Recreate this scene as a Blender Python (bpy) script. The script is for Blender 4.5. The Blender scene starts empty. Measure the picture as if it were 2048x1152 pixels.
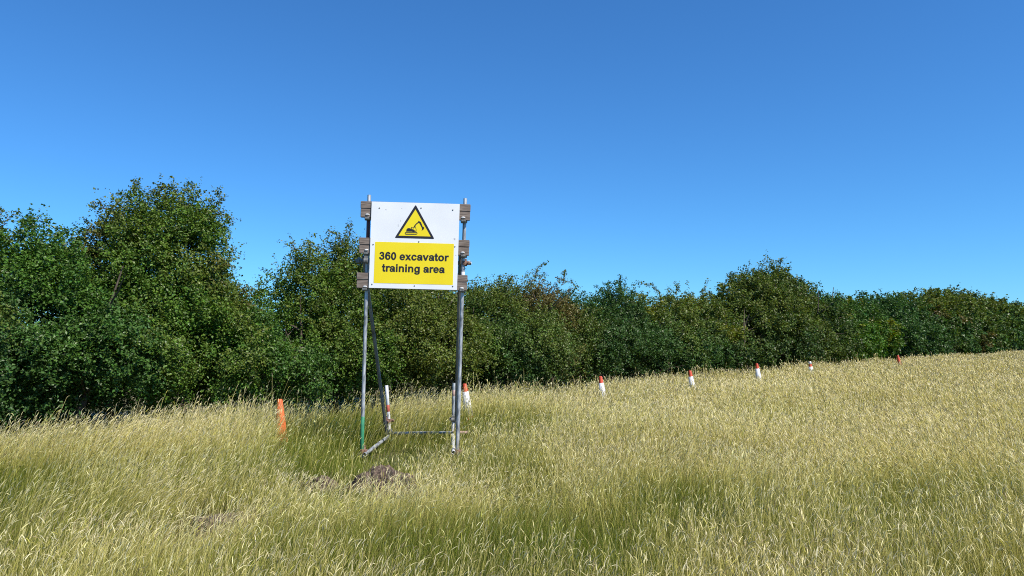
import bpy, bmesh, math
import numpy as np
from mathutils import Vector, Matrix

R = math.radians
scene = bpy.context.scene
COL = scene.collection
rng = np.random.default_rng(7)

# ------------------------------------------------------------------ camera
CAM_H = 1.6
PITCH = math.atan(84 / 1480)
cam_d = bpy.data.cameras.new("camera"); cam = bpy.data.objects.new("camera", cam_d); COL.objects.link(cam)
cam_d.lens = 26.0; cam_d.sensor_width = 36.0; cam_d.clip_start = 0.05; cam_d.clip_end = 3000
cam.location = (0, 0, CAM_H); cam.rotation_euler = (math.pi / 2 + PITCH, 0, 0)
scene.camera = cam

# ------------------------------------------------------------------ sky and sun
SUN_AZ = 52.0      # degrees to the right of straight behind the camera
SUN_EL = 50.0
sun_dir = Vector((math.sin(R(SUN_AZ)) * math.cos(R(SUN_EL)), -math.cos(R(SUN_AZ)) * math.cos(R(SUN_EL)), math.sin(R(SUN_EL))))
world = bpy.data.worlds.new("World"); scene.world = world; world.use_nodes = True
nt = world.node_tree; nt.nodes.clear()
out = nt.nodes.new("ShaderNodeOutputWorld"); bg = nt.nodes.new("ShaderNodeBackground")
sky = nt.nodes.new("ShaderNodeTexSky"); sky.sky_type = 'NISHITA'; sky.sun_disc = False
sky.sun_elevation = R(SUN_EL); sky.sun_rotation = math.atan2(sun_dir.x, sun_dir.y)
sky.altitude = 0; sky.air_density = 1.0; sky.dust_density = 0.0; sky.ozone_density = 5.0
tc = nt.nodes.new('ShaderNodeTexCoord'); mp = nt.nodes.new('ShaderNodeMapping')     # very clear air: little pale haze low down
mp.inputs['Scale'].default_value = (1, 1, 1.0); mp.inputs['Location'].default_value = (0, 0, 0.02)
nt.links.new(tc.outputs['Generated'], mp.inputs[0]); nt.links.new(mp.outputs[0], sky.inputs['Vector'])
mu = nt.nodes.new('ShaderNodeMix'); mu.data_type = 'RGBA'; mu.blend_type = 'MULTIPLY'; mu.inputs[0].default_value = 1
mu.inputs[7].default_value = (0.315, 0.67, 0.96, 1)
nt.links.new(sky.outputs[0], mu.inputs[6]); nt.links.new(mu.outputs[2], bg.inputs['Color'])
nt.links.new(bg.outputs[0], out.inputs['Surface'])
bg.inputs['Strength'].default_value = 0.12
sun_l = bpy.data.lights.new("sun", 'SUN'); sun_l.energy = 4.8; sun_l.angle = R(0.53); sun_l.color = (1.0, 0.93, 0.82)
sun_o = bpy.data.objects.new("sun", sun_l); COL.objects.link(sun_o)
sun_o.rotation_euler = sun_dir.to_track_quat('Z', 'Y').to_euler(); sun_o.location = (10, -10, 20)
scene.view_settings.view_transform = 'Standard'; scene.view_settings.look = 'None'
scene.view_settings.exposure = 0.52; scene.view_settings.gamma = 1.0
cy = scene.cycles
cy.max_bounces = 5; cy.diffuse_bounces = 3; cy.glossy_bounces = 2; cy.transmission_bounces = 3
cy.transparent_max_bounces = 4; cy.use_denoising = False; cy.sample_clamp_indirect = 4.0
cy.use_adaptive_sampling = False; cy.pixel_filter_type = 'BLACKMAN_HARRIS'; cy.filter_width = 1.05

# ------------------------------------------------------------------ helpers
def unproject(px, py, Y):
    """World point on the vertical plane y = Y seen at a pixel of the 2048x1152 photograph."""
    xn = (px - 1024) / 1479.1; yn = (576 - py) / 1479.1
    t = Y / (math.cos(PITCH) - yn * math.sin(PITCH))
    return Vector((xn * t, Y, CAM_H + t * (yn * math.cos(PITCH) + math.sin(PITCH))))

def gz(x, y):
    """Height of the ground."""
    f = np.clip(1.2 - np.abs(y) / 90.0, 0, 1)
    return f * (0.03 * np.sin(x * 0.9 + 0.7) * np.sin(y * 0.7 + 1.1) + 0.02 * np.sin(x * 2.3 + y * 1.7))

def ground_pt(px, py):
    d = unproject(px, py, 1.0) - Vector((0, 0, CAM_H))
    t = CAM_H / -d.z
    return d.x * t, d.y * t

class Noise:
    def __init__(self, seed, n=256):
        self.g = np.random.default_rng(seed).random((n, n)); self.n = n
    def one(self, x, y):
        xi = np.floor(x).astype(int); yi = np.floor(y).astype(int); fx = x - xi; fy = y - yi
        fx = fx * fx * (3 - 2 * fx); fy = fy * fy * (3 - 2 * fy); n = self.n
        a = self.g[xi % n, yi % n]; b = self.g[(xi + 1) % n, yi % n]; c = self.g[xi % n, (yi + 1) % n]; d = self.g[(xi + 1) % n, (yi + 1) % n]
        return (a * (1 - fx) + b * fx) * (1 - fy) + (c * (1 - fx) + d * fx) * fy
    def __call__(self, x, y, octv=3):
        s = 0; a = 0.5; t = 0
        for k in range(octv):
            s = s + a * self.one(x * 2 ** k + 17.3 * k, y * 2 ** k + 5.1 * k); t += a; a *= 0.5
        return s / t

def mesh_np(name, verts, faces, cols=None, smooth=False, mat=None):
    """verts (N,3); faces: list of (F,k) index arrays; cols (N,3)."""
    me = bpy.data.meshes.new(name)
    verts = np.asarray(verts, dtype=np.float32).reshape(-1, 3)
    me.vertices.add(len(verts)); me.vertices.foreach_set('co', verts.ravel())
    loops = np.concatenate([np.asarray(f, dtype=np.int32).ravel() for f in faces])
    sizes = np.concatenate([np.full(len(f), np.asarray(f).shape[1], dtype=np.int32) for f in faces])
    starts = np.concatenate([[0], np.cumsum(sizes)[:-1]]).astype(np.int32)
    me.loops.add(len(loops)); me.loops.foreach_set('vertex_index', loops)
    me.polygons.add(len(sizes)); me.polygons.foreach_set('loop_start', starts)
    try: me.polygons.foreach_set('loop_total', sizes)
    except Exception: pass
    me.polygons.foreach_set('use_smooth', np.full(len(sizes), smooth, dtype=bool))
    me.update(calc_edges=True)
    if cols is not None:
        a = me.color_attributes.new('Col', 'FLOAT_COLOR', 'POINT')
        c = np.ones((len(verts), 4), dtype=np.float32); c[:, :3] = np.asarray(cols).reshape(-1, 3)
        a.data.foreach_set('color', c.ravel())
    if mat: me.materials.append(mat)
    return me

def link(name, me, parent=None, mat=None, local=False):
    o = bpy.data.objects.new(name, me); COL.objects.link(o)
    if mat and me is not None and not me.materials: me.materials.append(mat)
    if parent is not None:
        o.parent = parent
        if not local: o.matrix_parent_inverse = parent.matrix_world.inverted()
    return o

def thing(name, label, cat, loc=(0, 0, 0), group=None):
    o = bpy.data.objects.new(name, None); COL.objects.link(o); o.location = loc
    o.empty_display_size = 0.2
    o['label'] = label; o['category'] = cat
    if group: o['group'] = group
    bpy.context.view_layer.update()
    return o

# ------------------------------------------------------------------ materials
def new_mat(name):
    m = bpy.data.materials.new(name); m.use_nodes = True; t = m.node_tree; t.nodes.clear()
    o = t.nodes.new("ShaderNodeOutputMaterial"); return m, t, o

def noise_node(t, scale, detail=4, coord='Object', stretch=None):
    tc = t.nodes.new("ShaderNodeTexCoord"); n = t.nodes.new("ShaderNodeTexNoise")
    n.inputs['Scale'].default_value = scale; n.inputs['Detail'].default_value = detail
    src = tc.outputs[coord]
    if stretch:
        mp = t.nodes.new("ShaderNodeMapping"); mp.inputs['Scale'].default_value = stretch
        t.links.new(src, mp.inputs[0]); src = mp.outputs[0]
    t.links.new(src, n.inputs['Vector']); return n

def ramp(t, src, stops):
    r = t.nodes.new("ShaderNodeValToRGB"); e = r.color_ramp.elements
    while len(e) < len(stops): e.new(0.5)
    for k, (p, c) in enumerate(stops): e[k].position = p; e[k].color = (*c, 1)
    t.links.new(src, r.inputs[0]); return r

def mat_leafy(name, trans=0.35, gloss=0.06, rough=0.4):
    m, t, o = new_mat(name)
    at = t.nodes.new("ShaderNodeAttribute"); at.attribute_name = 'Col'
    d = t.nodes.new("ShaderNodeBsdfDiffuse"); tr = t.nodes.new("ShaderNodeBsdfTranslucent")
    g = t.nodes.new("ShaderNodeBsdfGlossy"); g.inputs['Roughness'].default_value = rough
    hsv = t.nodes.new("ShaderNodeHueSaturation"); hsv.inputs['Saturation'].default_value = 1.15; hsv.inputs['Value'].default_value = 1.2; hsv.inputs['Hue'].default_value = 0.49
    mx = t.nodes.new("ShaderNodeMixShader"); mx.inputs[0].default_value = trans
    mg = t.nodes.new("ShaderNodeMixShader"); mg.inputs[0].default_value = gloss
    t.links.new(at.outputs['Color'], d.inputs['Color']); t.links.new(at.outputs['Color'], hsv.inputs['Color'])
    t.links.new(hsv.outputs[0], tr.inputs['Color'])
    t.links.new(d.outputs[0], mx.inputs[1]); t.links.new(tr.outputs[0], mx.inputs[2])
    t.links.new(mx.outputs[0], mg.inputs[1]); t.links.new(g.outputs[0], mg.inputs[2])
    t.links.new(mg.outputs[0], o.inputs['Surface']); return m

def mat_basic(name, stops, scale=8, rough=0.6, metal=0.0, bump=0.0, stretch=None, detail=5):
    m, t, o = new_mat(name)
    p = t.nodes.new("ShaderNodeBsdfPrincipled"); n = noise_node(t, scale, detail, stretch=stretch)
    r = ramp(t, n.outputs['Fac'], stops)
    t.links.new(r.outputs[0], p.inputs['Base Color']); p.inputs['Roughness'].default_value = rough; p.inputs['Metallic'].default_value = metal
    if bump:
        b = t.nodes.new("ShaderNodeBump"); b.inputs['Strength'].default_value = bump; b.inputs['Distance'].default_value = 0.01
        t.links.new(n.outputs['Fac'], b.inputs['Height']); t.links.new(b.outputs[0], p.inputs['Normal'])
    t.links.new(p.outputs[0], o.inputs['Surface']); return m

M_grass = mat_leafy('meadow_grass', 0.26, 0.02, 0.5)
M_leaf = mat_leafy('hedge_leaf', 0.24, 0.024, 0.42)
M_bark = mat_basic('bark', [(0.3, (0.05, 0.035, 0.025)), (0.7, (0.14, 0.11, 0.08))], 14, 0.9, bump=0.5)
M_steel = mat_basic('galvanised_steel', [(0.36, (0.15, 0.16, 0.165)), (0.5, (0.36, 0.38, 0.40)), (0.66, (0.62, 0.63, 0.63))], 9, 0.5, 0.35, stretch=(3, 3, 0.8))
M_steel_dark = mat_basic('dull_steel', [(0.3, (0.11, 0.11, 0.10)), (0.7, (0.30, 0.30, 0.28))], 10, 0.55, 0.3, stretch=(3, 3, 0.8))
M_steel_pale = mat_basic('whitened_steel', [(0.3, (0.36, 0.37, 0.37)), (0.55, (0.72, 0.73, 0.74)), (0.8, (0.8, 0.8, 0.8))], 12, 0.5, stretch=(3, 3, 1))
M_green_paint = mat_basic('green_paint', [(0.25, (0.03, 0.14, 0.07)), (0.6, (0.045, 0.26, 0.13)), (0.85, (0.2, 0.33, 0.25))], 14, 0.45)
M_maroon = mat_basic('maroon_shade', [(0.3, (0.06, 0.02, 0.02)), (0.7, (0.14, 0.045, 0.045))], 14, 0.5)  # dull maroon, darkened with the shade the board casts on the left pole
M_red_paint = mat_basic('red_paint', [(0.3, (0.35, 0.06, 0.04)), (0.6, (0.5, 0.13, 0.08)), (0.85, (0.55, 0.4, 0.35))], 25, 0.6)
M_pink = mat_basic('pinkish_paint', [(0.3, (0.30, 0.2, 0.17)), (0.6, (0.5, 0.34, 0.29)), (0.85, (0.6, 0.52, 0.48))], 25, 0.6)
M_rust = mat_basic('rusty_coupler', [(0.3, (0.12, 0.07, 0.045)), (0.6, (0.3, 0.17, 0.12)), (0.85, (0.4, 0.33, 0.3))], 30, 0.6, 0.3)
M_wood = mat_basic('weathered_timber', [(0.25, (0.085, 0.06, 0.045)), (0.5, (0.2, 0.155, 0.125)), (0.8, (0.32, 0.27, 0.23))], 5, 0.85, bump=0.4, stretch=(1.5, 2, 14), detail=8)
M_white = mat_basic('white_board', [(0.25, (0.80, 0.81, 0.81)), (0.6, (0.88, 0.885, 0.885))], 2.5, 0.32)
M_yellow = mat_basic('yellow_vinyl', [(0.3, (0.90, 0.69, 0.006)), (0.7, (0.93, 0.74, 0.012))], 4, 0.4)
M_black = mat_basic('black_vinyl', [(0.3, (0.018, 0.014, 0.02)), (0.8, (0.03, 0.025, 0.03))], 8, 0.4)
M_mark = mat_basic('dull_scuff', [(0.3, (0.45, 0.46, 0.48)), (0.8, (0.6, 0.61, 0.62))], 8, 0.6)
M_orange = mat_basic('orange_plastic', [(0.25, (0.55, 0.095, 0.022)), (0.6, (0.78, 0.15, 0.035)), (0.85, (0.72, 0.27, 0.12))], 9, 0.5)
M_redor = mat_basic('red_orange_plastic', [(0.25, (0.42, 0.045, 0.018)), (0.6, (0.6, 0.075, 0.028)), (0.85, (0.6, 0.16, 0.08))], 9, 0.5)
M_sleeve = mat_basic('white_sleeve', [(0.2, (0.42, 0.42, 0.41)), (0.45, (0.72, 0.73, 0.74)), (0.8, (0.8, 0.8, 0.8))], 14, 0.4)
M_soil = mat_basic('molehill_soil', [(0.3, (0.025, 0.016, 0.012)), (0.5, (0.085, 0.058, 0.042)), (0.75, (0.22, 0.165, 0.12))], 40, 1.0, bump=1.0)

# ------------------------------------------------------------------ ground
m, t, o = new_mat('meadow_soil')
p = t.nodes.new("ShaderNodeBsdfPrincipled"); p.inputs['Roughness'].default_value = 1.0
n1 = noise_node(t, 0.5, 8); n2 = noise_node(t, 25, 6)
r1 = ramp(t, n1.outputs['Fac'], [(0.35, (0.06, 0.075, 0.02)), (0.6, (0.13, 0.12, 0.045))])
r2 = ramp(t, n2.outputs['Fac'], [(0.35, (0.5, 0.45, 0.4)), (0.65, (1.2, 1.15, 1.0))])
mx = t.nodes.new("ShaderNodeMix"); mx.data_type = 'RGBA'; mx.blend_type = 'MULTIPLY'; mx.inputs[0].default_value = 1
t.links.new(r1.outputs[0], mx.inputs[6]); t.links.new(r2.outputs[0], mx.inputs[7]); t.links.new(mx.outputs[2], p.inputs['Base Color'])
t.links.new(p.outputs[0], o.inputs['Surface']); M_ground = m
gx = np.concatenate([-np.geomspace(900, 16, 22), np.arange(-15, 40, 0.4), np.geomspace(41, 900, 22)])
gy = np.concatenate([-np.geomspace(300, 6, 14), np.arange(-5, 60, 0.4), np.geomspace(61, 1500, 22)])
XX, YY = np.meshgrid(gx, gy, indexing='ij'); ZZ = gz(XX, YY)
idx = np.arange(XX.size).reshape(XX.shape)
q = np.stack([idx[:-1, :-1], idx[1:, :-1], idx[1:, 1:], idx[:-1, 1:]], -1).reshape(-1, 4)
g = link('ground', mesh_np('ground', np.stack([XX, YY, ZZ], -1), [q], smooth=True), None, M_ground)
g['kind'] = 'structure'; g['label'] = 'meadow soil under the long grass'

# ------------------------------------------------------------------ hedge
HEDGE_A = np.array([1, 1, 0]) / math.sqrt(2)      # along, away from the camera
HEDGE_N = np.array([-1, 1, 0]) / math.sqrt(2)     # away from the field
FRONT = 15.1                                      # front line of the hedge: y = x + FRONT

def hedge_s(px, off=1.5):
    """Distance along the hedge of the point seen in a pixel column (s = 0 where x = 0 on the front line)."""
    r = (px - 1024) / 1479.1; c = FRONT + off * math.sqrt(2)
    y = c / (1 - r); x = r * y
    return float(np.dot(np.array([x, y - FRONT, 0]), HEDGE_A))

def hedge_pt(s, off):
    return np.array([0, FRONT, 0]) + HEDGE_A * s + HEDGE_N * off

TOP = [(-600, 440), (-300, 430), (-120, 425), (-40, 425), (25, 495), (60, 462), (110, 440), (165, 450), (200, 470), (240, 480), (290, 480), (340, 485), (390, 520), (420, 560),
       (450, 590), (465, 595), (500, 592), (550, 588), (580, 530), (620, 510), (665, 500), (700, 475), (740, 495), (800, 510), (870, 548), (930, 578), (975, 570), (1030, 560), (1090, 560), (1140, 585),
       (1170, 600), (1210, 590), (1240, 573), (1270, 595), (1310, 600), (1350, 585), (1390, 590), (1420, 605), (1450, 580), (1480, 550), (1530, 535), (1570, 545), (1610, 560), (1640, 590), (1680, 588),
       (1720, 595), (1770, 590), (1820, 598), (1850, 585), (1890, 580), (1940, 590), (2000, 605), (2048, 622), (2120, 630), (2300, 645)]
_tx = np.array([a for a, b in TOP], float); _ty = np.array([b for a, b in TOP], float)

def top_h(s):
    """Crown height wanted at a place along the hedge."""
    c = hedge_pt(s, 2.0); y = max(c[1], 3); px = 1024 + 1479.1 * c[0] / y
    if px > 2120: return 3.3 + 0.4 * math.sin(s * 0.9)
    if px < -600: return 3.3 + 0.3 * math.sin(s * 1.3)
    py = float(np.interp(px, _tx, _ty)); return unproject(px, py, y).z

LEAF_COUNT = [0]
def leaves_mesh(P, D, Ls, size, cols, per, jit, drng):
    """Leafy sprays. P start (N,3), D direction (N,3), Ls length, per leaves each -> verts, quads, colours."""
    N = len(P)
    t = drng.random((N, per)) ** 0.8
    droop = Ls[:, None] * t * t * drng.uniform(0.1, 0.55, (N, 1))
    C = P[:, None, :] + D[:, None, :] * (Ls[:, None] * t)[..., None]
    C[..., 2] -= droop
    spread = jit * (1.15 - 0.75 * t)
    C = C + drng.normal(0, 1, C.shape) * spread[..., None]
    C = C.reshape(-1, 3); M = len(C)
    keep = C[:, 2] > 0.08; C = C[keep]; cc = np.repeat(cols, per, axis=0)[keep]; dd = np.repeat(D, per, axis=0)[keep]; M = len(C)
    nrm = drng.normal(0, 1, (M, 3)) * 0.75 + dd * 0.55 + np.array([0, 0, 0.6])
    nrm /= np.linalg.norm(nrm, axis=1, keepdims=True)
    ax = np.cross(nrm, drng.normal(0, 1, (M, 3))); ax /= np.linalg.norm(ax, axis=1, keepdims=True) + 1e-9
    bx = np.cross(nrm, ax)
    sz = size * drng.uniform(0.6, 1.3, (M, 1))
    v0 = C - ax * sz * 0.5; v2 = C + ax * sz * 0.5 - nrm * sz * 0.12
    v1 = C + bx * sz * 0.36 + nrm * sz * 0.1; v3 = C - bx * sz * 0.36 + nrm * sz * 0.1
    V = np.stack([v0, v1, v2, v3], 1).reshape(-1, 3)
    Q = np.arange(M * 4).reshape(-1, 4)
    k = drng.uniform(0.65, 1.35, (M, 1)); cc = cc * k * (1 + drng.normal(0, 0.08, (M, 3)))
    LEAF_COUNT[0] += M
    return V, Q, np.repeat(np.clip(cc, 0.004, 0.6), 4, axis=0)

def tube_np(path, rad, sides=6):
    path = np.asarray(path, float); n = len(path); rad = np.broadcast_to(rad, n)
    V = []; prev = None
    for i in range(n):
        d = path[min(i + 1, n - 1)] - path[max(i - 1, 0)]; d /= np.linalg.norm(d) + 1e-9
        a = np.cross(d, [0, 0, 1.0]) if abs(d[2]) < 0.9 else np.cross(d, [1.0, 0, 0]); a /= np.linalg.norm(a)
        if prev is not None and np.dot(a, prev) < 0: a = -a
        prev = a; b = np.cross(d, a)
        th = np.arange(sides) * 2 * math.pi / sides
        V.append(path[i] + rad[i] * (np.cos(th)[:, None] * a + np.sin(th)[:, None] * b))
    V = np.concatenate(V); F = []
    for i in range(n - 1):
        for k in range(sides):
            F.append([i * sides + k, i * sides + (k + 1) % sides, (i + 1) * sides + (k + 1) % sides, (i + 1) * sides + k])
    return V, np.array(F)

def join_np(parts):
    V = []; F = []; off = 0
    for v, f in parts: V.append(v); F.append(f + off); off += len(v)
    return np.concatenate(V), np.concatenate(F)

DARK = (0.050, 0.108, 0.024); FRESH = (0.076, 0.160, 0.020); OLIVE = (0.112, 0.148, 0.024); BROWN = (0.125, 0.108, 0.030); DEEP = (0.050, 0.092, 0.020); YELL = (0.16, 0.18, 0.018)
hn = Noise(5)

def shrub(px0, px1, label, low, high, alt=None, name='hawthorn_bush', seed=1, dens=1.0, top_scale=1.0, s_range=None, leaders=1.0, extra=(), sprigs=()):
    drng = np.random.default_rng(seed * 13 + 5)
    s0, s1 = s_range if s_range else (hedge_s(px0, 1.4), hedge_s(px1, 1.4))
    mid = hedge_pt((s0 + s1) / 2, 1.6); dist = math.hypot(mid[0], mid[1])
    step = 0.75; n = max(1, round((s1 - s0) / step)); lobes = []
    for i in range(n):
        s = s0 + (i + 0.5) * (s1 - s0) / n
        H = top_h(s) * top_scale
        for row, off, hf, zb, rd in (('f', 0.75, drng.uniform(0.5, 0.72), 0.5 if dist < 16 else 0.4, 0.75), ('m', 1.55, drng.uniform(0.8, 0.93), 0.5, 0.95), ('b', 2.15, 0.985, 0.2, 1.0)):
            off = off + drng.uniform(-0.45, 0.45) * (1 if row != 'b' else 0.6); hh = H * hf
            c = hedge_pt(s + drng.uniform(-0.2, 0.2), off); c[2] = (hh + zb) / 2
            ra = (s1 - s0) / n * 0.62 + drng.uniform(0.15, 0.35)
            lobes.append((c, np.array([ra, rd * drng.uniform(0.85, 1.15), (hh - zb) / 2]), row, H))
            if row == 'f' and drng.random() < 0.7:     # skirt lobes bulging towards the field
                c2 = hedge_pt(s + drng.uniform(-0.4, 0.4), drng.uniform(0.35, 0.8)); c2[2] = drng.uniform(1.0, 1.4) if dist < 16 else drng.uniform(0.8, 1.2)
                lobes.append((c2, np.array([0.55, 0.5, drng.uniform(0.42, 0.6)]), 's', H))
    for (px, pyt, rpx, off, zb, rd) in extra:
        s = hedge_s(px, off); c = hedge_pt(s, off); H = unproject(px, pyt, c[1]).z; c[2] = (H + zb) / 2
        lobes.append((c, np.array([rpx / 1479 * c[1] * 1.15, rd, (H - zb) / 2]), 'x', H))
    size = max(0.044, dist * 0.0028); per = 34
    lc = np.array([l[0] for l in lobes]); lr = np.array([l[1] for l in lobes])
    A = HEDGE_A; Nn = HEDGE_N
    Vs, Qs, Cs = [], [], []; off_i = 0
    for k, (c, r, row, H) in enumerate(lobes):
        area = 4 * math.pi * ((r[0] * r[1]) ** 1.6 / 3 + (r[0] * r[2]) ** 1.6 / 3 + (r[1] * r[2]) ** 1.6 / 3) ** (1 / 1.6)
        cnt = int(area * dens * 2.6 / (per * 0.36 * size * size) * {'f': 0.66, 's': 0.6, 'm': 0.55, 'b': 0.6, 'x': 0.62}[row] * 0.95)
        u = drng.normal(0, 1, (cnt, 3)); u /= np.linalg.norm(u, axis=1, keepdims=True)
        # lumpy outline
        lump = 0.78 + 0.42 * hn(u[:, 0] * 2.2 + k * 3.1 + 50, u[:, 2] * 2.2 + u[:, 1] * 1.7 + 50, 2)
        fr = np.where(drng.random(cnt) < 0.2, drng.uniform(0.25, 0.8, cnt), drng.uniform(0.62, 1.0, cnt)) * lump
        loc = u * fr[:, None]
        P = c + (loc[:, 0] * r[0])[:, None] * A + (loc[:, 1] * r[1])[:, None] * Nn + (loc[:, 2] * r[2])[:, None] * np.array([0, 0, 1.0])
        # drop the ones buried deep inside the other lobes, thin out the back
        inside = np.zeros(cnt, bool)
        for j in range(len(lobes)):
            if j == k: continue
            d = P - lc[j]; q = ((d @ A) / lr[j][0]) ** 2 + ((d @ Nn) / lr[j][1]) ** 2 + (d[:, 2] / lr[j][2]) ** 2
            inside |= q < 0.22
        back = (u @ np.array([0, 1, 0]) > 0.3) & (row == 'b') & (drng.random(cnt) < 0.35)
        low_dark = (P[:, 2] < (0.62 if dist > 22 else 0.98)) & (drng.random(cnt) < 0.72) & (row != 'b')
        cn = hn(P @ A * 1.9 + P[:, 2] * 0.5 + seed * 3.7 + 60, P[:, 2] * 1.7 + (P @ Nn) * 1.5 + 60, 2)
        hole = (cn < 0.46) & (drng.random(cnt) < 0.88) & (P[:, 2] < 0.8 * H) & (row != 'b')
        keep = (~hole) & (~inside | (drng.random(cnt) < 0.2)) & ~back & (P[:, 2] > 0.15) & ~low_dark
        P = P[keep]; u = u[keep]
        outw = u[:, 0:1] * A + u[:, 1:2] * Nn + u[:, 2:3] * np.array([0, 0, 1.0])
        D = outw * 0.9 + drng.normal(0, 0.45, P.shape) + np.array([0, 0, 0.22])
        D /= np.linalg.norm(D, axis=1, keepdims=True)
        Ls = drng.uniform(0.16, 0.42, len(P)) * (0.9 + 0.012 * dist)
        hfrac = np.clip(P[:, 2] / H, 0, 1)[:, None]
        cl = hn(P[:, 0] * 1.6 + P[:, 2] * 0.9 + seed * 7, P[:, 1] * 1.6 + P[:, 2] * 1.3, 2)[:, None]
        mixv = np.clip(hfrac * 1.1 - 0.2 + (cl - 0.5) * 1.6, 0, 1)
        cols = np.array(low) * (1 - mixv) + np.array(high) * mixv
        if alt is not None:
            cl2 = np.clip((hn(P[:, 0] * 0.9 + 31 + seed, P[:, 1] * 0.9 + P[:, 2] * 1.1, 2)[:, None] - 0.58) * 7, 0, 1)
            cols = cols * (1 - cl2) + np.array(alt) * cl2
        cols = cols * drng.uniform(0.8, 1.2, (len(P), 1))
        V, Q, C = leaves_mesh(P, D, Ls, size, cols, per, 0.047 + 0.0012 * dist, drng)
        Vs.append(V); Qs.append(Q + off_i); Cs.append(C); off_i += len(V)
        # long shoots above the outline
        if row in ('b', 'm', 'x'):
            nl = int(drng.poisson(6 * leaders if row == 'x' else 3.2 * leaders if row == 'b' else 1.6 * leaders))
            if nl:
                uu = drng.normal(0, 0.5, (nl, 3)); uu[:, 2] = np.abs(uu[:, 2]) + 0.8; uu /= np.linalg.norm(uu, axis=1, keepdims=True)
                PP = c + (uu[:, 0] * r[0])[:, None] * A * 0.9 + (uu[:, 1] * r[1])[:, None] * Nn * 0.9 + (uu[:, 2] * r[2])[:, None] * np.array([0, 0, 0.92])
                DD = uu[:, 0:1] * A * 0.9 + uu[:, 1:2] * Nn + uu[:, 2:3] * np.array([0, 0, 1.0]) + drng.normal(0, 0.35, PP.shape); DD /= np.linalg.norm(DD, axis=1, keepdims=True)
                LL = drng.uniform(0.3, 0.75, nl) * (0.85 + 0.012 * dist)
                cc = np.tile(np.array(high), (nl, 1)) * 0.9
                V, Q, C = leaves_mesh(PP, DD, LL, size * 0.85, cc, 26 if dist < 25 else 16, 0.026 + 0.001 * dist, drng)
                Vs.append(V); Qs.append(Q + off_i); Cs.append(C); off_i += len(V)
    twigs = []
    for (off, wd, pts) in sprigs:
        P3 = []
        for (px, py) in pts:
            c = hedge_pt(hedge_s(px, off), off); P3.append(np.array(unproject(px, py, c[1])))
        P3 = np.array(P3); t = np.linspace(0, len(P3) - 1, 5 * len(P3)); path = np.stack([np.interp(t, np.arange(len(P3)), P3[:, k]) for k in range(3)], 1)
        path[1:-1] += drng.normal(0, 0.012, path[1:-1].shape); n_l = len(path)
        twigs.append(tube_np(path, np.linspace(0.012, 0.003, n_l), 4))
        Dd = np.gradient(path, axis=0); Dd /= np.linalg.norm(Dd, axis=1, keepdims=True)
        V, Q, C = leaves_mesh(path, Dd, np.full(n_l, 0.10), size * 0.9, np.tile(np.array(high), (n_l, 1)), 7, wd, drng)
        Vs.append(V); Qs.append(Q + off_i); Cs.append(C); off_i += len(V)
    base = hedge_pt((s0 + s1) / 2, 1.6)
    T = thing(name, label, 'bush', tuple(base), 'bushes making up the field hedge')
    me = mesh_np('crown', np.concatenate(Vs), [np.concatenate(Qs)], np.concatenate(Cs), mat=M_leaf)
    link('crown', me, T)
    parts = list(twigs)
    for i in range(max(2, n)):
        c, r, row, H = lobes[drng.integers(len(lobes))]
        s = s0 + (i + 0.5) * (s1 - s0) / max(2, n); b = hedge_pt(s + drng.uniform(-.2, .2), drng.uniform(1.0, 2.0)); b[2] = -0.1
        H = top_h(s) * top_scale
        tip = b + A * drng.uniform(-0.5, 0.5) + Nn * drng.uniform(-0.3, 0.5) + np.array([0, 0, H * 0.85])
        k = 8; tt = np.linspace(0, 1, k)[:, None]; path = b * (1 - tt) + tip * tt + np.cumsum(drng.normal(0, 0.045, (k, 3)), 0)
        parts.append(tube_np(path, np.linspace(0.055, 0.01, k)))
        for q in range(5):
            st = path[drng.integers(1, k - 2)]; e = st + A * drng.uniform(-0.8, 0.8) + Nn * drng.uniform(-1.1, 0.4) + np.array([0, 0, drng.uniform(0.2, 0.9)])
            tt2 = np.linspace(0, 1, 6)[:, None]; pp = st * (1 - tt2) + e * tt2 + np.cumsum(drng.normal(0, 0.03, (6, 3)), 0) * tt2
            parts.append(tube_np(pp, np.linspace(0.022, 0.004, 6), 5))
    v, f = join_np(parts); link('trunk', mesh_np('trunk', v, [f], smooth=True, mat=M_bark), T)
    return T

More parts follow.
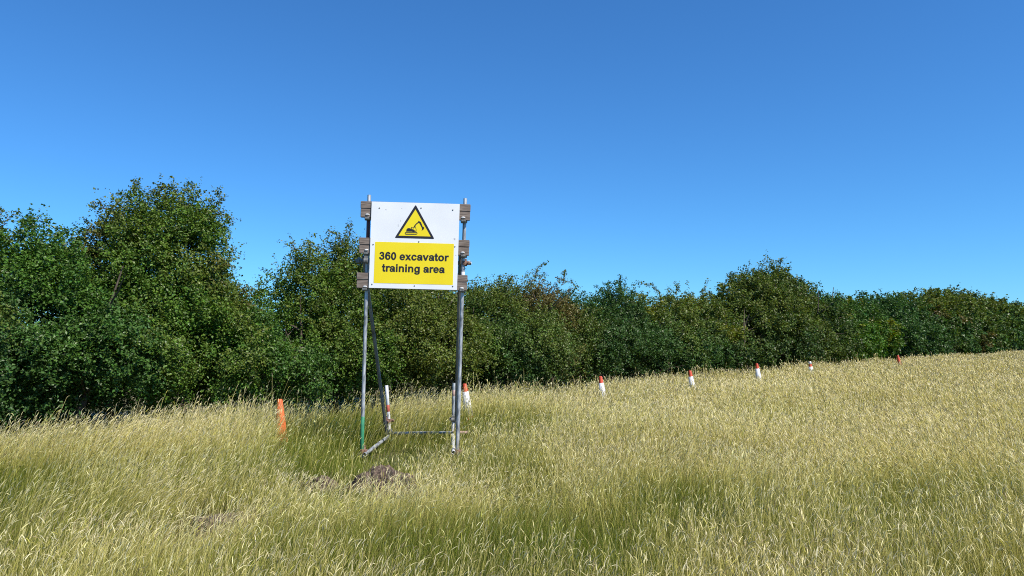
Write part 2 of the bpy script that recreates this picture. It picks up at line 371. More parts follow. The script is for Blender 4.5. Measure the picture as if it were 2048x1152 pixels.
SHRUBS = [
    (-620, -330, 'dark green hedge bush standing just outside the left edge of the picture', DARK, FRESH, None, {}),
    (-330, -60, 'dark green bush whose thin top sprig pokes in at the left edge', DARK, OLIVE, None, dict(sprigs=[(1.6, .035, [(-40, 520), (-5, 470), (12, 440), (28, 428)]), (1.4, .04, [(-40, 500), (-10, 450), (2, 420)]), (1.5, .04, [(-40, 530), (0, 485), (22, 470)])])),
    (-60, 185, 'glossy dark green bush at the left end of the hedge beside the tallest bush', DARK, FRESH, None, dict(dens=1.35, leaders=0.7)),
    (185, 455, 'tallest hedge bush on the left with an olive brown drooping crown', FRESH, OLIVE, BROWN, dict(leaders=1.3, extra=[(220, 432, 26, 1.7, 1.5, .7), (258, 392, 30, 1.8, 1.6, .9), (305, 398, 34, 1.9, 1.8, 1.0), (345, 390, 30, 1.8, 1.6, 1.0), (382, 398, 26, 1.7, 1.5, .9), (404, 420, 20, 1.6, 1.45, .7), (408, 470, 18, 1.5, 1.2, .5), (315, 480, 62, 1.5, 1.1, .9)],
        sprigs=[(1.7, .03, [(425, 425), (438, 405), (445, 393)]), (1.7, .04, [(430, 420), (448, 430), (459, 437)]), (1.7, .045, [(432, 440), (450, 470), (455, 515)]), (1.6, .05, [(415, 500), (440, 530), (448, 560)]), (1.8, .035, [(215, 420), (200, 405), (188, 408)]), (1.8, .035, [(265, 385), (268, 370), (274, 362)]), (1.8, .03, [(320, 385), (326, 370), (342, 373)])])),
    (455, 565, 'low dark green bush in the dip of the hedge behind the all orange cone', DARK, FRESH, None, {}),
    (565, 715, 'bush with a thin spike of shoots just left of the sign board', FRESH, OLIVE, None, dict(leaders=1.6, extra=[(612, 500, 34, 1.8, 1.2, .8), (692, 478, 24, 1.9, 1.4, .6)], sprigs=[(1.9, .04, [(692, 500), (697, 475), (700, 447)]), (1.9, .035, [(690, 490), (672, 468), (660, 463)]), (1.8, .03, [(605, 510), (588, 495), (582, 487)]), (1.8, .03, [(620, 505), (622, 490), (610, 484)])])),
    (715, 915, 'olive green bush seen under and behind the yellow and white sign', OLIVE, OLIVE, FRESH, {}),
    (915, 1160, 'rounded red brown tinged bush directly right of the sign', DARK, OLIVE, BROWN, dict(leaders=1.3, sprigs=[(1.8, .035, [(1070, 550), (1078, 535), (1090, 526)]), (1.8, .035, [(1110, 555), (1130, 560), (1155, 572)]), (1.8, .03, [(1125, 570), (1130, 550), (1128, 545)])])),
    (1160, 1285, 'dark bush with a small pointed top behind the third cone', DEEP, DARK, None, dict(leaders=1.6, extra=[(1240, 572, 24, 1.8, 1.0, .8)], sprigs=[(1.8, .03, [(1240, 580), (1239, 565), (1240, 553)])])),
    (1285, 1415, 'bush with long arching bare shoots behind the fourth cone', DARK, OLIVE, YELL, dict(leaders=1.5, sprigs=[(1.8, .028, [(1325, 605), (1318, 585), (1305, 570), (1284, 565)]), (1.8, .05, [(1395, 612), (1404, 590), (1415, 560)]), (1.8, .05, [(1350, 590), (1357, 575), (1352, 567)])])),
    (1415, 1640, 'tall peaked dark bush, highest in the right half of the hedge', DEEP, OLIVE, None, dict(leaders=1.5, extra=[(1500, 545, 26, 1.7, 1.0, .9), (1535, 528, 30, 1.8, 1.0, 1.0), (1575, 548, 26, 1.8, 1.0, .9)])),
    (1640, 1735, 'low bush with a yellow green side behind the white tipped cone', FRESH, DARK, YELL, {}),
    (1735, 1825, 'flat topped dark bush behind the farthest small cone', DARK, DARK, None, {}),
    (1825, 1935, 'far bush with twisted reddish shoots on top near the right end', DARK, OLIVE, BROWN, dict(leaders=1.6)),
    (1935, 2055, 'last bush of the hedge inside the right edge of the picture', DARK, OLIVE, None, dict(leaders=1.4)),
]
for i, (a, b, lab, lo, hi, alt, kw) in enumerate(SHRUBS):
    shrub(a, b, lab, lo, hi, alt, seed=i + 1, **kw)
s_end = hedge_s(2055, 1.4)
for k, lab in enumerate(('dark bush continuing the hedge past the right edge', 'second bush continuing the hedge past the right edge', 'third bush continuing the hedge past the right edge, farthest of all')):
    shrub(0, 0, lab, DARK, OLIVE, None, seed=40 + k, s_range=(s_end + k * 9, s_end + (k + 1) * 9), dens=0.7)
print('leaves', LEAF_COUNT[0])

# ------------------------------------------------------------------ grass
N1, N2, N3, N4 = Noise(11), Noise(12), Noise(13), Noise(14)
def blob(x, y, cx, cy, rx, ry):
    return np.exp(-(((x - cx) / rx) ** 2 + ((y - cy) / ry) ** 2))
MOLE = [(766, 990, 0.33, 0.265), (640, 985, 0.18, 0.14), (440, 1062, 0.26, 0.125)]
MOLE = [(*ground_pt(a, b), r, h) for a, b, r, h in MOLE]

def straw_at(x, y):
    s = 0.50 + 1.3 * (N1(x * 0.45 + 40, y * 0.45 + 40, 3) - 0.5) + 1.1 * (N2(x * 1.3 + 9, y * 1.3 + 90, 2) - 0.5)
    s = s + 0.30 * np.clip((y - 11) / 8, 0, 1) + 0.22 * np.clip((x - 2) / 5, 0, 1)
    for px, py, rx, ry, k in ((150, 900, 2.2, 1.8, .35), (300, 1080, 1.0, .5, .3), (950, 1020, .6, .5, .35), (1500, 900, 2, 1.2, .25),
                              (770, 915, 1.0, 1.0, -.8), (640, 870, .9, 1.0, -.4), (970, 1120, .9, .6, -1.1), (1080, 1090, .7, .6, -.3), (850, 1000, .6, .5, -.2), (1750, 830, 5, 3, .25), (1750, 935, 2.4, 1.6, .4), (1480, 975, 1.2, .9, .35), (1100, 940, .8, .9, -.25), (1060, 900, 1.2, 1.4, -.25), (380, 950, 1, .6, -.25), (1400, 1010, .9, .6, -.2), (1250, 830, 2.5, 2.5, .2)):
        cx, cy = ground_pt(px, py + 30); s = s + k * blob(x, y, cx, cy, rx, ry)
    return np.clip((s - 0.48) * 1.35 + 0.5, 0, 1)

def height_at(x, y):
    h = 0.37 + 0.22 * (N3(x * 0.8 + 5, y * 0.8 + 5, 2) - 0.5) + 0.14 * (N3(x * 4.5 + 15, y * 4.5 + 5, 2) - 0.5)
    for px, py, rx, ry, k in ((770, 915, 1.0, 1.3, -.15), (880, 900, 0.9, 1.2, -.10), (1050, 980, 1.2, 1.0, -.06)):
        cx, cy = ground_pt(px, py + 20); h = h + k * blob(x, y, cx, cy, rx, ry)
    fx, fy = x + 1.25, y - 9.7
    h = h - 0.06 * np.clip(1.5 - np.maximum(np.abs(fx) / 0.8, np.abs(fy) / 0.95), 0, 1)
    for cx, cy, r, hm in MOLE: h = h - 0.28 * blob(x, y, cx, cy - r * 1.9, r * 1.5, r * 3.0)
    # rank growth along the foot of the hedge
    for cx, cy, k in ((-3.0, 9.2, .17), (-0.75, 11.6, .13), (1.7, 14.0, .04), (3.8, 15.4, -.12), (6.05, 18.0, -.10), (8.2, 20.2, -.13), (13.0, 24.8, -.13)): h = h + k * blob(x, y, cx, cy, 0.9, 1.0)
    cx, cy = ground_pt(40, 880); h = h - 0.16 * blob(x, y, cx, cy, 1.1, 1.3)
    h = h * np.where(y > x + FRONT - 0.1, 0.6, 1.0) * (1 - 0.45 * np.clip((y - 22) / 18, 0, 1))
    return np.clip(h, 0.09, 0.6)

def sample(dens_fn, y0, y1, thin_moles=0.82):
    out = []; edges = np.concatenate([np.arange(y0, 20, 0.5), np.arange(20, y1 + 0.1, 2)]); edges = edges[edges <= y1]
    for a, b in zip(edges[:-1], edges[1:]):
        xl = max(-0.72 * b - 1.6, -(FRONT + 1) + a - 0.5); xr = 0.72 * b + 1.8
        n = int((xr - xl) * (b - a) * dens_fn((a + b) / 2))
        x = rng.uniform(xl, xr, n); y = rng.uniform(a, b, n); k = (y < x + FRONT + 0.6); out.append(np.stack([x[k], y[k]], 1))
    p = np.concatenate(out)
    k = np.ones(len(p), bool)
    for cx, cy, r, h in MOLE: k &= ~((np.hypot(p[:, 0] - cx, (p[:, 1] - cy)) < r * 0.95) & (rng.random(len(p)) < thin_moles))
    return p[k]

def lean_field(x, y):
    """Wind lean: x component and y component of the lean direction."""
    w = 0.9 - 0.28 * np.clip(x, -2, 6) + 2.4 * (N4(x * 0.5 + 70, y * 0.5 + 70, 2) - 0.5)
    v = 1.4 * (N2(x * 0.5 + 170, y * 0.5 + 20, 2) - 0.5)
    return w, v

def curve_pts(base, L, th0, bend, az, K):
    n = len(L); pts = np.zeros((n, K + 1, 3)); pts[:, 0] = base; seg = (L / K)
    tans = np.zeros((n, K + 1, 3))
    for i in range(K + 1):
        th = th0 + bend * ((i + 0.5) / K) ** 1.5
        d = np.stack([np.sin(th) * np.cos(az), np.sin(th) * np.sin(az), np.cos(th)], 1); tans[:, i] = d
        if i < K: pts[:, i + 1] = pts[:, i] + d * seg[:, None]
    return pts, tans, th

def ribbons(base, L, th0, bend, az, w, K, taper, colA, colB):
    pts, tans, _ = curve_pts(base, L, th0, bend, az, K); n = len(L)
    psi = rng.uniform(0, math.pi, n); side = np.stack([np.cos(psi), np.sin(psi), np.zeros(n)], 1)[:, None, :]
    t = np.linspace(0, 1, K + 1); prof = (1 - t ** 2.2 * taper)
    hw = (w[:, None] * prof[None, :] * 0.5)[..., None]
    V = np.stack([pts - side * hw, pts + side * hw], 2).reshape(n, (K + 1) * 2, 3)
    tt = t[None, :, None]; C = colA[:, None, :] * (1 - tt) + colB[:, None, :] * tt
    C = np.repeat(C, 2, axis=1)
    b = np.arange(n)[:, None, None] * (K + 1) * 2; k = np.arange(K)[None, :, None] * 2
    Q = (b + k + np.array([0, 1, 3, 2])[None, None, :]).reshape(-1, 4)
    return V.reshape(-1, 3), Q, C.reshape(-1, 3), pts[:, -1], tans[:, -1]

def spindles(start, L, th0, bend, az, r, col, fr=(0, .22, .6, 1), rr=(.35, 1, .85, .12)):
    K = len(fr) - 1; n = len(L)
    cen = np.zeros((n, K + 1, 3)); cen[:, 0] = start; d_prev = None
    ds = []
    for i in range(K + 1):
        th = th0 + bend * fr[i]; d = np.stack([np.sin(th) * np.cos(az), np.sin(th) * np.sin(az), np.cos(th)], 1); ds.append(d)
        if i: cen[:, i] = cen[:, i - 1] + ds[i - 1] * (L * (fr[i] - fr[i - 1]))[:, None]
    V = np.zeros((n, K + 1, 3, 3)); side = np.stack([-np.sin(az), np.cos(az), np.zeros(n)], 1)
    rot = rng.uniform(0, 2.1, n)
    for i in range(K + 1):
        up = np.cross(side, ds[i])
        for k in range(3):
            a = rot + k * 2 * math.pi / 3
            V[:, i, k] = cen[:, i] + (r * rr[i])[:, None] * (np.cos(a)[:, None] * side + np.sin(a)[:, None] * up)
    Q = []
    for i in range(K):
        for k in range(3): Q.append([i * 3 + k, i * 3 + (k + 1) % 3, (i + 1) * 3 + (k + 1) % 3, (i + 1) * 3 + k])
    Q = (np.arange(n)[:, None, None] * (K + 1) * 3 + np.array(Q)[None]).reshape(-1, 4)
    C = np.repeat(col, (K + 1) * 3, axis=0)
    return V.reshape(-1, 3), Q, C

GV, GQ, GC = [], [], []; goff = 0
def add(V, Q, C):
    global goff
    GV.append(V.astype(np.float32)); GQ.append((Q + goff).astype(np.int32)); GC.append(C.astype(np.float32)); goff += len(V)

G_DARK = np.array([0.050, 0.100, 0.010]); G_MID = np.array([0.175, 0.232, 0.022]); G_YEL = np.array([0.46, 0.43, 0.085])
STRAW = np.array([0.74, 0.65, 0.27]); STRAW_P = np.array([0.84, 0.77, 0.50]); TAN = np.array([0.40, 0.31, 0.17]); HEADC = np.array([0.84, 0.76, 0.40])

def lerp(a, b, t): return a * (1 - t) + b * t

# leaf blades of the sward
def grow_leaves(dens, y0, y1, K, wk):
    p = sample(dens, y0, y1); x, y = p[:, 0], p[:, 1]; n = len(p); s = straw_at(x, y)[:, None]; H = height_at(x, y)
    d = np.hypot(x, y); L = H * rng.uniform(0.45, 1.15, n)
    wx, wy = lean_field(x, y); az = np.arctan2(wy + rng.normal(0, 1.0, n), wx + rng.normal(0, 1.0, n))
    w = wk * np.maximum(0.0025, d * 0.00042) * rng.uniform(0.6, 1.4, n)
    dead = (rng.random((n, 1)) < 0.16 + 0.42 * s)
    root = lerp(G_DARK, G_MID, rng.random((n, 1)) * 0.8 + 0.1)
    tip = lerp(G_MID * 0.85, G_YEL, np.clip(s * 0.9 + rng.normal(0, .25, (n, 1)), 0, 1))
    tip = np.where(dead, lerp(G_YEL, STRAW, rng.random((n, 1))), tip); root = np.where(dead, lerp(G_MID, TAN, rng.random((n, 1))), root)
    br = np.zeros(n)
    for cx, cy, r, h in MOLE: br = np.maximum(br, blob(x, y, cx, cy, r * 1.3, r * 1.2))
    br = (br > 0.35 * rng.random(n) + 0.2)[:, None]
    tip = np.where(br & (rng.random((n, 1)) < .6), np.array([0.24, 0.17, 0.12]), tip); root = np.where(br, np.array([0.10, 0.07, 0.045]), root)
    k = rng.uniform(0.5, 1.3, (n, 1))
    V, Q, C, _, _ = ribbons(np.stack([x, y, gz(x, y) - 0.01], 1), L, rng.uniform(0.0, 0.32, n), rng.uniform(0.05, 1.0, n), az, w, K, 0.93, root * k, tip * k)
    add(V, Q, C); return n

def grow_stems(dens, y0, y1, K, hk=1.0, wk=1.0, sides_fr=((0, .22, .6, 1), (.35, 1, .85, .12))):
    p = sample(dens, y0, y1, 0.6); x, y = p[:, 0], p[:, 1]; n0 = len(p); s = straw_at(x, y)
    k = rng.random(n0) < 0.14 + 0.95 * s; p = p[k]; x, y, s = x[k], y[k], s[k][:, None]; n = len(p)
    H = height_at(x, y); keep = rng.random(n) < np.clip((H - 0.05) / 0.25, 0.15, 1)
    x, y, s, H = x[keep], y[keep], s[keep], H[keep]; n = len(x)
    d = np.hypot(x, y); L = (H * rng.uniform(0.65, 1.4, n) + 0.05) * hk
    tall = rng.random(n) < 0.05; L = np.where(tall, L * 1.3, L)
    wx, wy = lean_field(x, y); az = np.arctan2(wy + rng.normal(0, .9, n), wx + rng.normal(0, .9, n))
    w = wk * np.maximum(0.0017, d * 0.00034) * rng.uniform(0.8, 1.3, n)
    flat = np.zeros(n)
    for px, py, rr in ((950, 1045, .55), (250, 1100, .7), (620, 1110, .45), (120, 930, .9), (1850, 1040, .7), (1330, 1060, .4), (1560, 900, .9)):
        cx, cy = ground_pt(px, py); flat = np.maximum(flat, blob(x, y, cx, cy, rr, rr * 0.8))
    th0 = np.abs(rng.normal(0.12, 0.12, n)) + 0.55 * flat * rng.uniform(0.4, 1.2, n); bend = np.abs(rng.normal(0.30, 0.28, n))
    cr = rng.random((n, 1))
    root = lerp(G_MID, G_YEL, cr); tip = lerp(G_YEL, STRAW, np.clip(cr * 0.7 + s * 0.7, 0, 1))
    kk = rng.uniform(0.8, 1.2, (n, 1))
    V, Q, C, tipP, tipT = ribbons(np.stack([x, y, gz(x, y) - 0.01], 1), L, th0, bend, az, w, K, 0.35, root * kk, tip * kk)
    add(V, Q, C)
    hl = rng.uniform(0.035, 0.07, n) * (0.9 + 0.006 * d); hr = wk * np.maximum(0.0020, d * 0.00031) * rng.uniform(0.7, 1.25, n)
    kind = rng.random((n, 1))
    hc = np.where(kind < 0.55, HEADC, np.where(kind < 0.8, STRAW_P, np.where(kind < 0.93, G_YEL * 1.2, TAN)))
    hc = hc * rng.uniform(0.6, 1.12, (n, 1)) * lerp(np.array([0.9, .98, .8]), np.array([1.0, 1.0, 1.0]), np.clip(s * 1.3, 0, 1))
    V, Q, C = spindles(tipP, hl, th0 + bend, np.abs(rng.normal(0.6, 0.5, n)), az, hr, hc, *sides_fr)
    add(V, Q, C); return n

c = []
c.append(grow_leaves(lambda y: 2900 if y < 7 else 2900 * (7 / y) ** 1.3, 2.4, 16, 3, 1.0))
c.append(grow_leaves(lambda y: 900 * (16 / y) ** 1.5, 16, 62, 2, 1.25))
c.append(grow_stems(lambda y: 1050 if y < 7 else 1050 * (7 / y) ** 0.9, 2.4, 18, 4))
c.append(grow_stems(lambda y: 430 * (18 / y) ** 1.4, 18, 62, 2, 1.0, 1.1, ((0, .4, 1), (.4, 1, .2))))
print('grass', c, goff)
me = mesh_np('meadow_grass', np.concatenate(GV), [np.concatenate(GQ)], np.concatenate(GC), mat=M_grass)
go = link('meadow_grass', me); go['kind'] = 'stuff'; go['label'] = 'long seeding meadow grass, straw coloured tips over green blades'; go['category'] = 'grass'

# ------------------------------------------------------------------ molehills
mlab = ('dark brown molehill heap in the grass in front of the sign', 'small flat brown molehill just beside the larger heap', 'worn flat soil mound in the grass at the lower left')
for k, (cx, cy, r, h) in enumerate(MOLE):
    bm = bmesh.new(); bmesh.ops.create_icosphere(bm, subdivisions=5, radius=1.0)
    for v in bm.verts:
        d = v.co.normalized(); nz = float(hn(np.array(d.x * 1.6 + 9 + k), np.array(d.y * 1.6 + d.z + 9), 2)) + 0.35 * float(hn(np.array(d.x * 8 + 9), np.array(d.y * 8 + d.z * 5 + 9), 2))
        f = 0.62 + 0.5 * nz; v.co = Vector((d.x * r * f, d.y * r * f * 0.85, max(d.z, -0.3) * h * (0.5 + 0.8 * nz)))
    me = bpy.data.meshes.new('molehill'); bm.to_mesh(me); bm.free(); me.materials.append(M_soil)
    o = link('molehill', me); o.location = (cx, cy, float(gz(cx, cy))); o['label'] = mlab[k]; o['category'] = 'molehill'; o['group'] = 'molehills in the meadow'

# ------------------------------------------------------------------ traffic cones
def lathe(prof, seg=28):
    n = len(prof); th = np.arange(seg) * 2 * math.pi / seg; V = []; F = []
    for r, z in prof: V.append(np.stack([r * np.cos(th), r * np.sin(th), np.full(seg, z)], 1))
    V = np.concatenate(V)
    for i in range(n - 1):
        for k in range(seg): F.append([i * seg + k, i * seg + (k + 1) % seg, (i + 1) * seg + (k + 1) % seg, (i + 1) * seg + k])
    return V, np.array(F)
def cone_r(z): return 0.100 - (0.100 - 0.031) * (z - 0.04) / 0.70     # outer radius at height z, 0.74 tall
def make_cone(label, X, Y, kind, lean, lean_y, mat, rot):
    T = thing('traffic_cone', label, 'traffic cone', (X, Y, float(gz(X, Y))), 'traffic cones along the hedge')
    prof = [(0.100 + 0.012, 0.035), (0.100, 0.045), (cone_r(0.25), 0.25), (cone_r(0.5), 0.5), (cone_r(0.725), 0.725), (0.027, 0.738), (0.021, 0.74), (0.017, 0.732), (0.02, 0.6), (0.07, 0.05)]
    v, f = lathe(prof); link('body', mesh_np('body', v, [f], smooth=True, mat=mat), T, local=True)
    bm = bmesh.new(); bmesh.ops.create_cube(bm, size=1.0, matrix=Matrix.Diagonal((0.30, 0.30, 0.035, 1)))
    bmesh.ops.bevel(bm, geom=[e for e in bm.edges if abs(e.verts[0].co.z - e.verts[1].co.z) > 0.01], offset=0.06, segments=3, affect='EDGES')
    bmesh.ops.translate(bm, verts=bm.verts, vec=(0, 0, 0.0175)); me = bpy.data.meshes.new('base'); bm.to_mesh(me); bm.free(); me.materials.append(mat)
    link('base', me, T, local=True)
    def band(name, z0, z1, mt):
        v, f = lathe([(cone_r(z0) + 0.001, z0 - 0.002), (cone_r(z0) + 0.0045, z0), (cone_r(z1) + 0.0045, z1), (cone_r(z1) + 0.001, z1 + 0.002)])
        link(name, mesh_np(name, v, [f], smooth=True, mat=mt), T, local=True)
    if kind == 'white': band('reflective_sleeve', 0.22, 0.61, M_sleeve)
    if kind == 'tip': band('reflective_sleeve', 0.25, 0.585, M_sleeve); band('white_tip', 0.665, 0.733, M_sleeve)
    T.rotation_euler = (lean_y, -lean, rot)
    # lean about the camera-facing axis whatever the spin
    T.rotation_mode = 'XYZ'
    T.matrix_world = Matrix.Translation(T.location) @ Matrix.Rotation(-lean, 4, 'Y') @ Matrix.Rotation(lean_y, 4, 'X') @ Matrix.Rotation(rot, 4, 'Z')
def cone_at(px_top, py_top, Yc, lean):
    p = unproject(px_top, py_top, Yc); return p.x + math.sin(lean) * 0.74
for (px, py, Y, lean, kind, mat, lab) in (
        (559, 791, 9.6, R(3.5), 'plain', M_orange, 'all orange traffic cone without a sleeve, alone left of the sign'),
        (929, 765, 12.0, R(7), 'white', M_redor, 'red cone with white sleeve just right of the sign poles'),
        (1201, 748, 14.3, R(6), 'white', M_redor, 'red and white cone in the grass below the small pointed bush'),
        (1380, 738, 16.1, R(7.5), 'white', M_redor, 'red and white cone standing below the bush with arching shoots'),
        (1514, 727, 18.8, R(5), 'white', M_redor, 'red and white cone below the tall peaked dark bush'),
        (1620, 720, 21.0, R(5), 'tip', M_redor, 'red and white cone with a white tip as well as a white sleeve'),
        (1796, 709, 25.7, R(8.5), 'plain', M_redor, 'farthest small cone, plain red and leaning, near the hedge')):
    make_cone(lab, cone_at(px, py, Y, lean), Y, kind, lean, R(-1.5), mat, (px * 0.013) % 1.5)

# ------------------------------------------------------------------ the sign on its scaffold
YS = 9.10
SIGN = thing('site_sign', 'white and yellow 360 excavator training area sign on a scaffold pole frame', 'sign', (-1.35, YS, 0))
corner = dict(tl=unproject(743.5, 403, YS), tr=unproject(919.5, 408, YS), bl=unproject(737.5, 575.5, YS), br=unproject(914, 580, YS))
def B(u, v, d=0.0):
    a = corner['tl'].lerp(corner['tr'], u); b = corner['bl'].lerp(corner['br'], u); p = a.lerp(b, v); return Vector((p.x, p.y + d, p.z))

def poly_prism(name, loops_uv, d, thick, mat, parent):
    """Flat plate with outline(s) in board coordinates; first loop outer, others holes, filled by triangulation."""
    bm = bmesh.new(); es = []
    for lp in loops_uv:
        vs = [bm.verts.new(B(u, v, d)) for u, v in lp]
        for i in range(len(vs)): es.append(bm.edges.new((vs[i], vs[(i + 1) % len(vs)])))
    bmesh.ops.triangle_fill(bm, use_beauty=True, use_dissolve=False, edges=es)
    bmesh.ops.recalc_face_normals(bm, faces=bm.faces)
    if thick:
        r = bmesh.ops.extrude_face_region(bm, geom=list(bm.faces)); bmesh.ops.translate(bm, verts=[e for e in r['geom'] if isinstance(e, bmesh.types.BMVert)], vec=(0, thick, 0))
    me = bpy.data.meshes.new(name); bm.to_mesh(me); bm.free(); me.materials.append(mat); return link(name, me, parent)

def rounded(pts, rad, seg=5):
    out = []; n = len(pts)
    for i in range(n):
        p = Vector(pts[i]); a = (Vector(pts[i - 1]) - p).normalized(); b = (Vector(pts[(i + 1) % n]) - p).normalized()
        p0 = p + a * rad; p1 = p + b * rad
        for k in range(seg + 1):
            t = k / seg; out.append(tuple(p0 * (1 - t) ** 2 + p * 2 * t * (1 - t) + p1 * t * t))
    return out

board = poly_prism('sign_board', [rounded([(0, 0), (1, 0), (1, 1), (0, 1)], 0.004, 2)], 0.0, 0.006, M_white, SIGN)
poly_prism('yellow_panel', [rounded([(.055, .466), (.949, .466), (.951, .943), (.053, .943)], .008, 3)], -0.0015, 0.001, M_yellow, board)
tri_o = rounded([(.5, .022), (.726, .416), (.274, .416)], .018, 5); tri_i = [(.5, .078), (.682, .389), (.318, .389)]
poly_prism('warning_triangle', [tri_o], -0.0015, 0.001, M_black, board)
poly_prism('triangle_field', [tri_i], -0.003, 0.001, M_yellow, board)

# excavator pictogram, traced in pixels of an enlarged view of the triangle
def E(x, y):
    y2 = y - (x - 795) * 0.0257; x2 = x + (y - 130) * 0.028
    return 0.5 + (x2 - 795) * 0.000449, 0.028 + (y2 - 130) * 0.000454
def EP(l): return [E(*q) for q in l]
picto = []
D1, D2 = -0.0045, -0.006
def capsule(x0, x1, y0, y1, seg=8):
    r = (y1 - y0) / 2; cyy = (y0 + y1) / 2; o = []
    for k in range(seg + 1): a = -math.pi / 2 + math.pi * k / seg; o.append((x1 - r + r * math.cos(a), cyy + r * math.sin(a)))
    for k in range(seg + 1): a = math.pi / 2 + math.pi * k / seg; o.append((x0 + r + r * math.cos(a), cyy + r * math.sin(a)))
    return o
def join_meshes(name, loops, d, mat, parent):
    bm = bmesh.new()
    for lp in loops:
        es = []; vs = [bm.verts.new(B(u, v, d)) for u, v in lp]
        for i in range(len(vs)): es.append(bm.edges.new((vs[i], vs[(i + 1) % len(vs)])))
        bmesh.ops.triangle_fill(bm, use_beauty=True, use_dissolve=False, edges=es)
    bmesh.ops.recalc_face_normals(bm, faces=bm.faces)
    r = bmesh.ops.extrude_face_region(bm, geom=list(bm.faces)); bmesh.ops.translate(bm, verts=[e for e in r['geom'] if isinstance(e, bmesh.types.BMVert)], vec=(0, 0.001, 0))
    me = bpy.data.meshes.new(name); bm.to_mesh(me); bm.free(); me.materials.append(mat); return link(name, me, parent)
join_meshes('excavator_pictogram', [
    EP(capsule(527, 845, 818, 886)),
    EP([(558, 806), (572, 748), (592, 728), (612, 720), (648, 722), (690, 738), (684, 696), (796, 696), (818, 748), (818, 806), (778, 806), (768, 826), (728, 822), (716, 808)]),
    EP([(750, 688), (766, 652), (800, 610), (862, 556), (874, 526), (896, 545), (932, 568), (978, 684), (1006, 692), (1014, 726), (992, 766), (946, 780), (966, 752), (952, 700), (892, 592), (868, 588), (806, 640), (790, 692)])],
    D1, M_black, board)
join_meshes('pictogram_cutout', [EP(capsule(545, 828, 842, 864)), EP([(702, 708), (726, 708), (726, 752), (702, 748)]), EP([(744, 710), (788, 710), (804, 750), (804, 794), (776, 780), (744, 758)])], D2, M_yellow, board)

# lettering: bold grotesque letters from strokes, rings and wedges
def g_box(x0, y0, x1, y1): return lambda X, Y: np.maximum(np.maximum(x0 - X, X - x1), np.maximum(y0 - Y, Y - y1))
def g_ell(cx, cy, rx, ry): return lambda X, Y: (np.sqrt(((X - cx) / rx) ** 2 + ((Y - cy) / ry) ** 2) - 1) * min(rx, ry)
def g_or(*f): return lambda X, Y: np.minimum.reduce([q(X, Y) for q in f])
def g_and(*f): return lambda X, Y: np.maximum.reduce([q(X, Y) for q in f])
def g_not(f): return lambda X, Y: -f(X, Y)
def g_ring(cx, cy, rx, ry, ix, iy, icy=None): return g_and(g_ell(cx, cy, rx, ry), g_not(g_ell(cx, cy if icy is None else icy, ix, iy)))
def g_poly(pts):
    """Convex polygon, clockwise."""
    if sum(pts[i - 1][0] * pts[i][1] - pts[i][0] * pts[i - 1][1] for i in range(len(pts))) < 0: pts = pts[::-1]
    def f(X, Y):
        r = None
        for i in range(len(pts)):
            (x0, y0), (x1, y1) = pts[i], pts[(i + 1) % len(pts)]; L = math.hypot(x1 - x0, y1 - y0)
            d = -((x1 - x0) * (Y - y0) - (y1 - y0) * (X - x0)) / L
            r = d if r is None else np.maximum(r, d)
        return r
    return f
BIG = 9
GL = {
 'o': (.611, g_ring(.305, .26, .27, .272, .13, .165)),
 'c': (.556, g_and(g_ring(.285, .26, .25, .272, .115, .165), g_not(g_box(.33, .175, BIG, .345)))),
 'e': (.556, g_or(g_and(g_ring(.28, .26, .25, .272, .12, .172), g_not(g_box(.28, .135, BIG, .222))), g_box(.12, .222, .50, .308))),
 'a': (.556, g_or(g_and(g_ring(.27, .345, .235, .187, .10, .092), g_not(g_box(-BIG, -BIG, BIG, .345))), g_box(.37, .06, .505, .35), g_box(.385, 0, .525, .09),
                  g_ring(.215, .155, .18, .166, .08, .068), g_box(.215, .225, .40, .315))),
 'g': (.611, g_or(g_ring(.285, .26, .24, .272, .11, .168), g_box(.415, -.04, .548, .519), g_and(g_ring(.30, -.04, .248, .172, .115, .075), g_not(g_box(-BIG, -.04, BIG, BIG))))),
 'n': (.611, g_or(g_box(.065, 0, .2, .519), g_and(g_ring(.318, .31, .228, .221, .1, .115), g_box(.12, .31, BIG, BIG)), g_box(.408, 0, .545, .312))),
 'r': (.389, g_or(g_box(.065, 0, .2, .519), g_and(g_ring(.34, .28, .21, .25, .14, .135), g_box(.14, .30, .405, BIG)))),
 'i': (.278, g_or(g_box(.07, 0, .207, .519), g_box(.07, .595, .207, .72))),
 't': (.333, g_or(g_box(.085, .12, .22, .69), g_box(.01, .41, .315, .519), g_and(g_ring(.245, .14, .16, .15, .026, .038), g_box(-BIG, -BIG, .32, .14)))),
 'v': (.556, g_or(g_poly([(.005, .519), (.15, .519), (.345, 0), (.215, 0)][::-1]), g_poly([(.405, .519), (.55, .519), (.345, 0), (.215, 0)][::-1]))),
 'x': (.556, g_or(g_poly([(.015, .519), (.175, .519), (.545, 0), (.385, 0)][::-1]), g_poly([(.38, .519), (.54, .519), (.17, 0), (.01, 0)][::-1]))),
 '3': (.556, g_or(g_and(g_ring(.27, .525, .21, .20, .078, .093), g_not(g_box(-BIG, -BIG, .25, .53))), g_and(g_ring(.27, .215, .243, .228, .105, .122), g_not(g_box(-BIG, .20, .25, BIG))), g_box(.19, .335, .3, .43))),
 '6': (.556, g_or(g_ring(.29, .235, .243, .248, .105, .142), g_and(g_ring(.295, .36, .258, .372, .118, .265), g_not(g_box(.295, -BIG, BIG, .54)), g_not(g_box(-BIG, -BIG, BIG, .2))))),
 '0': (.556, g_ring(.278, .355, .24, .368, .103, .26)),
 ' ': (.278, None)}
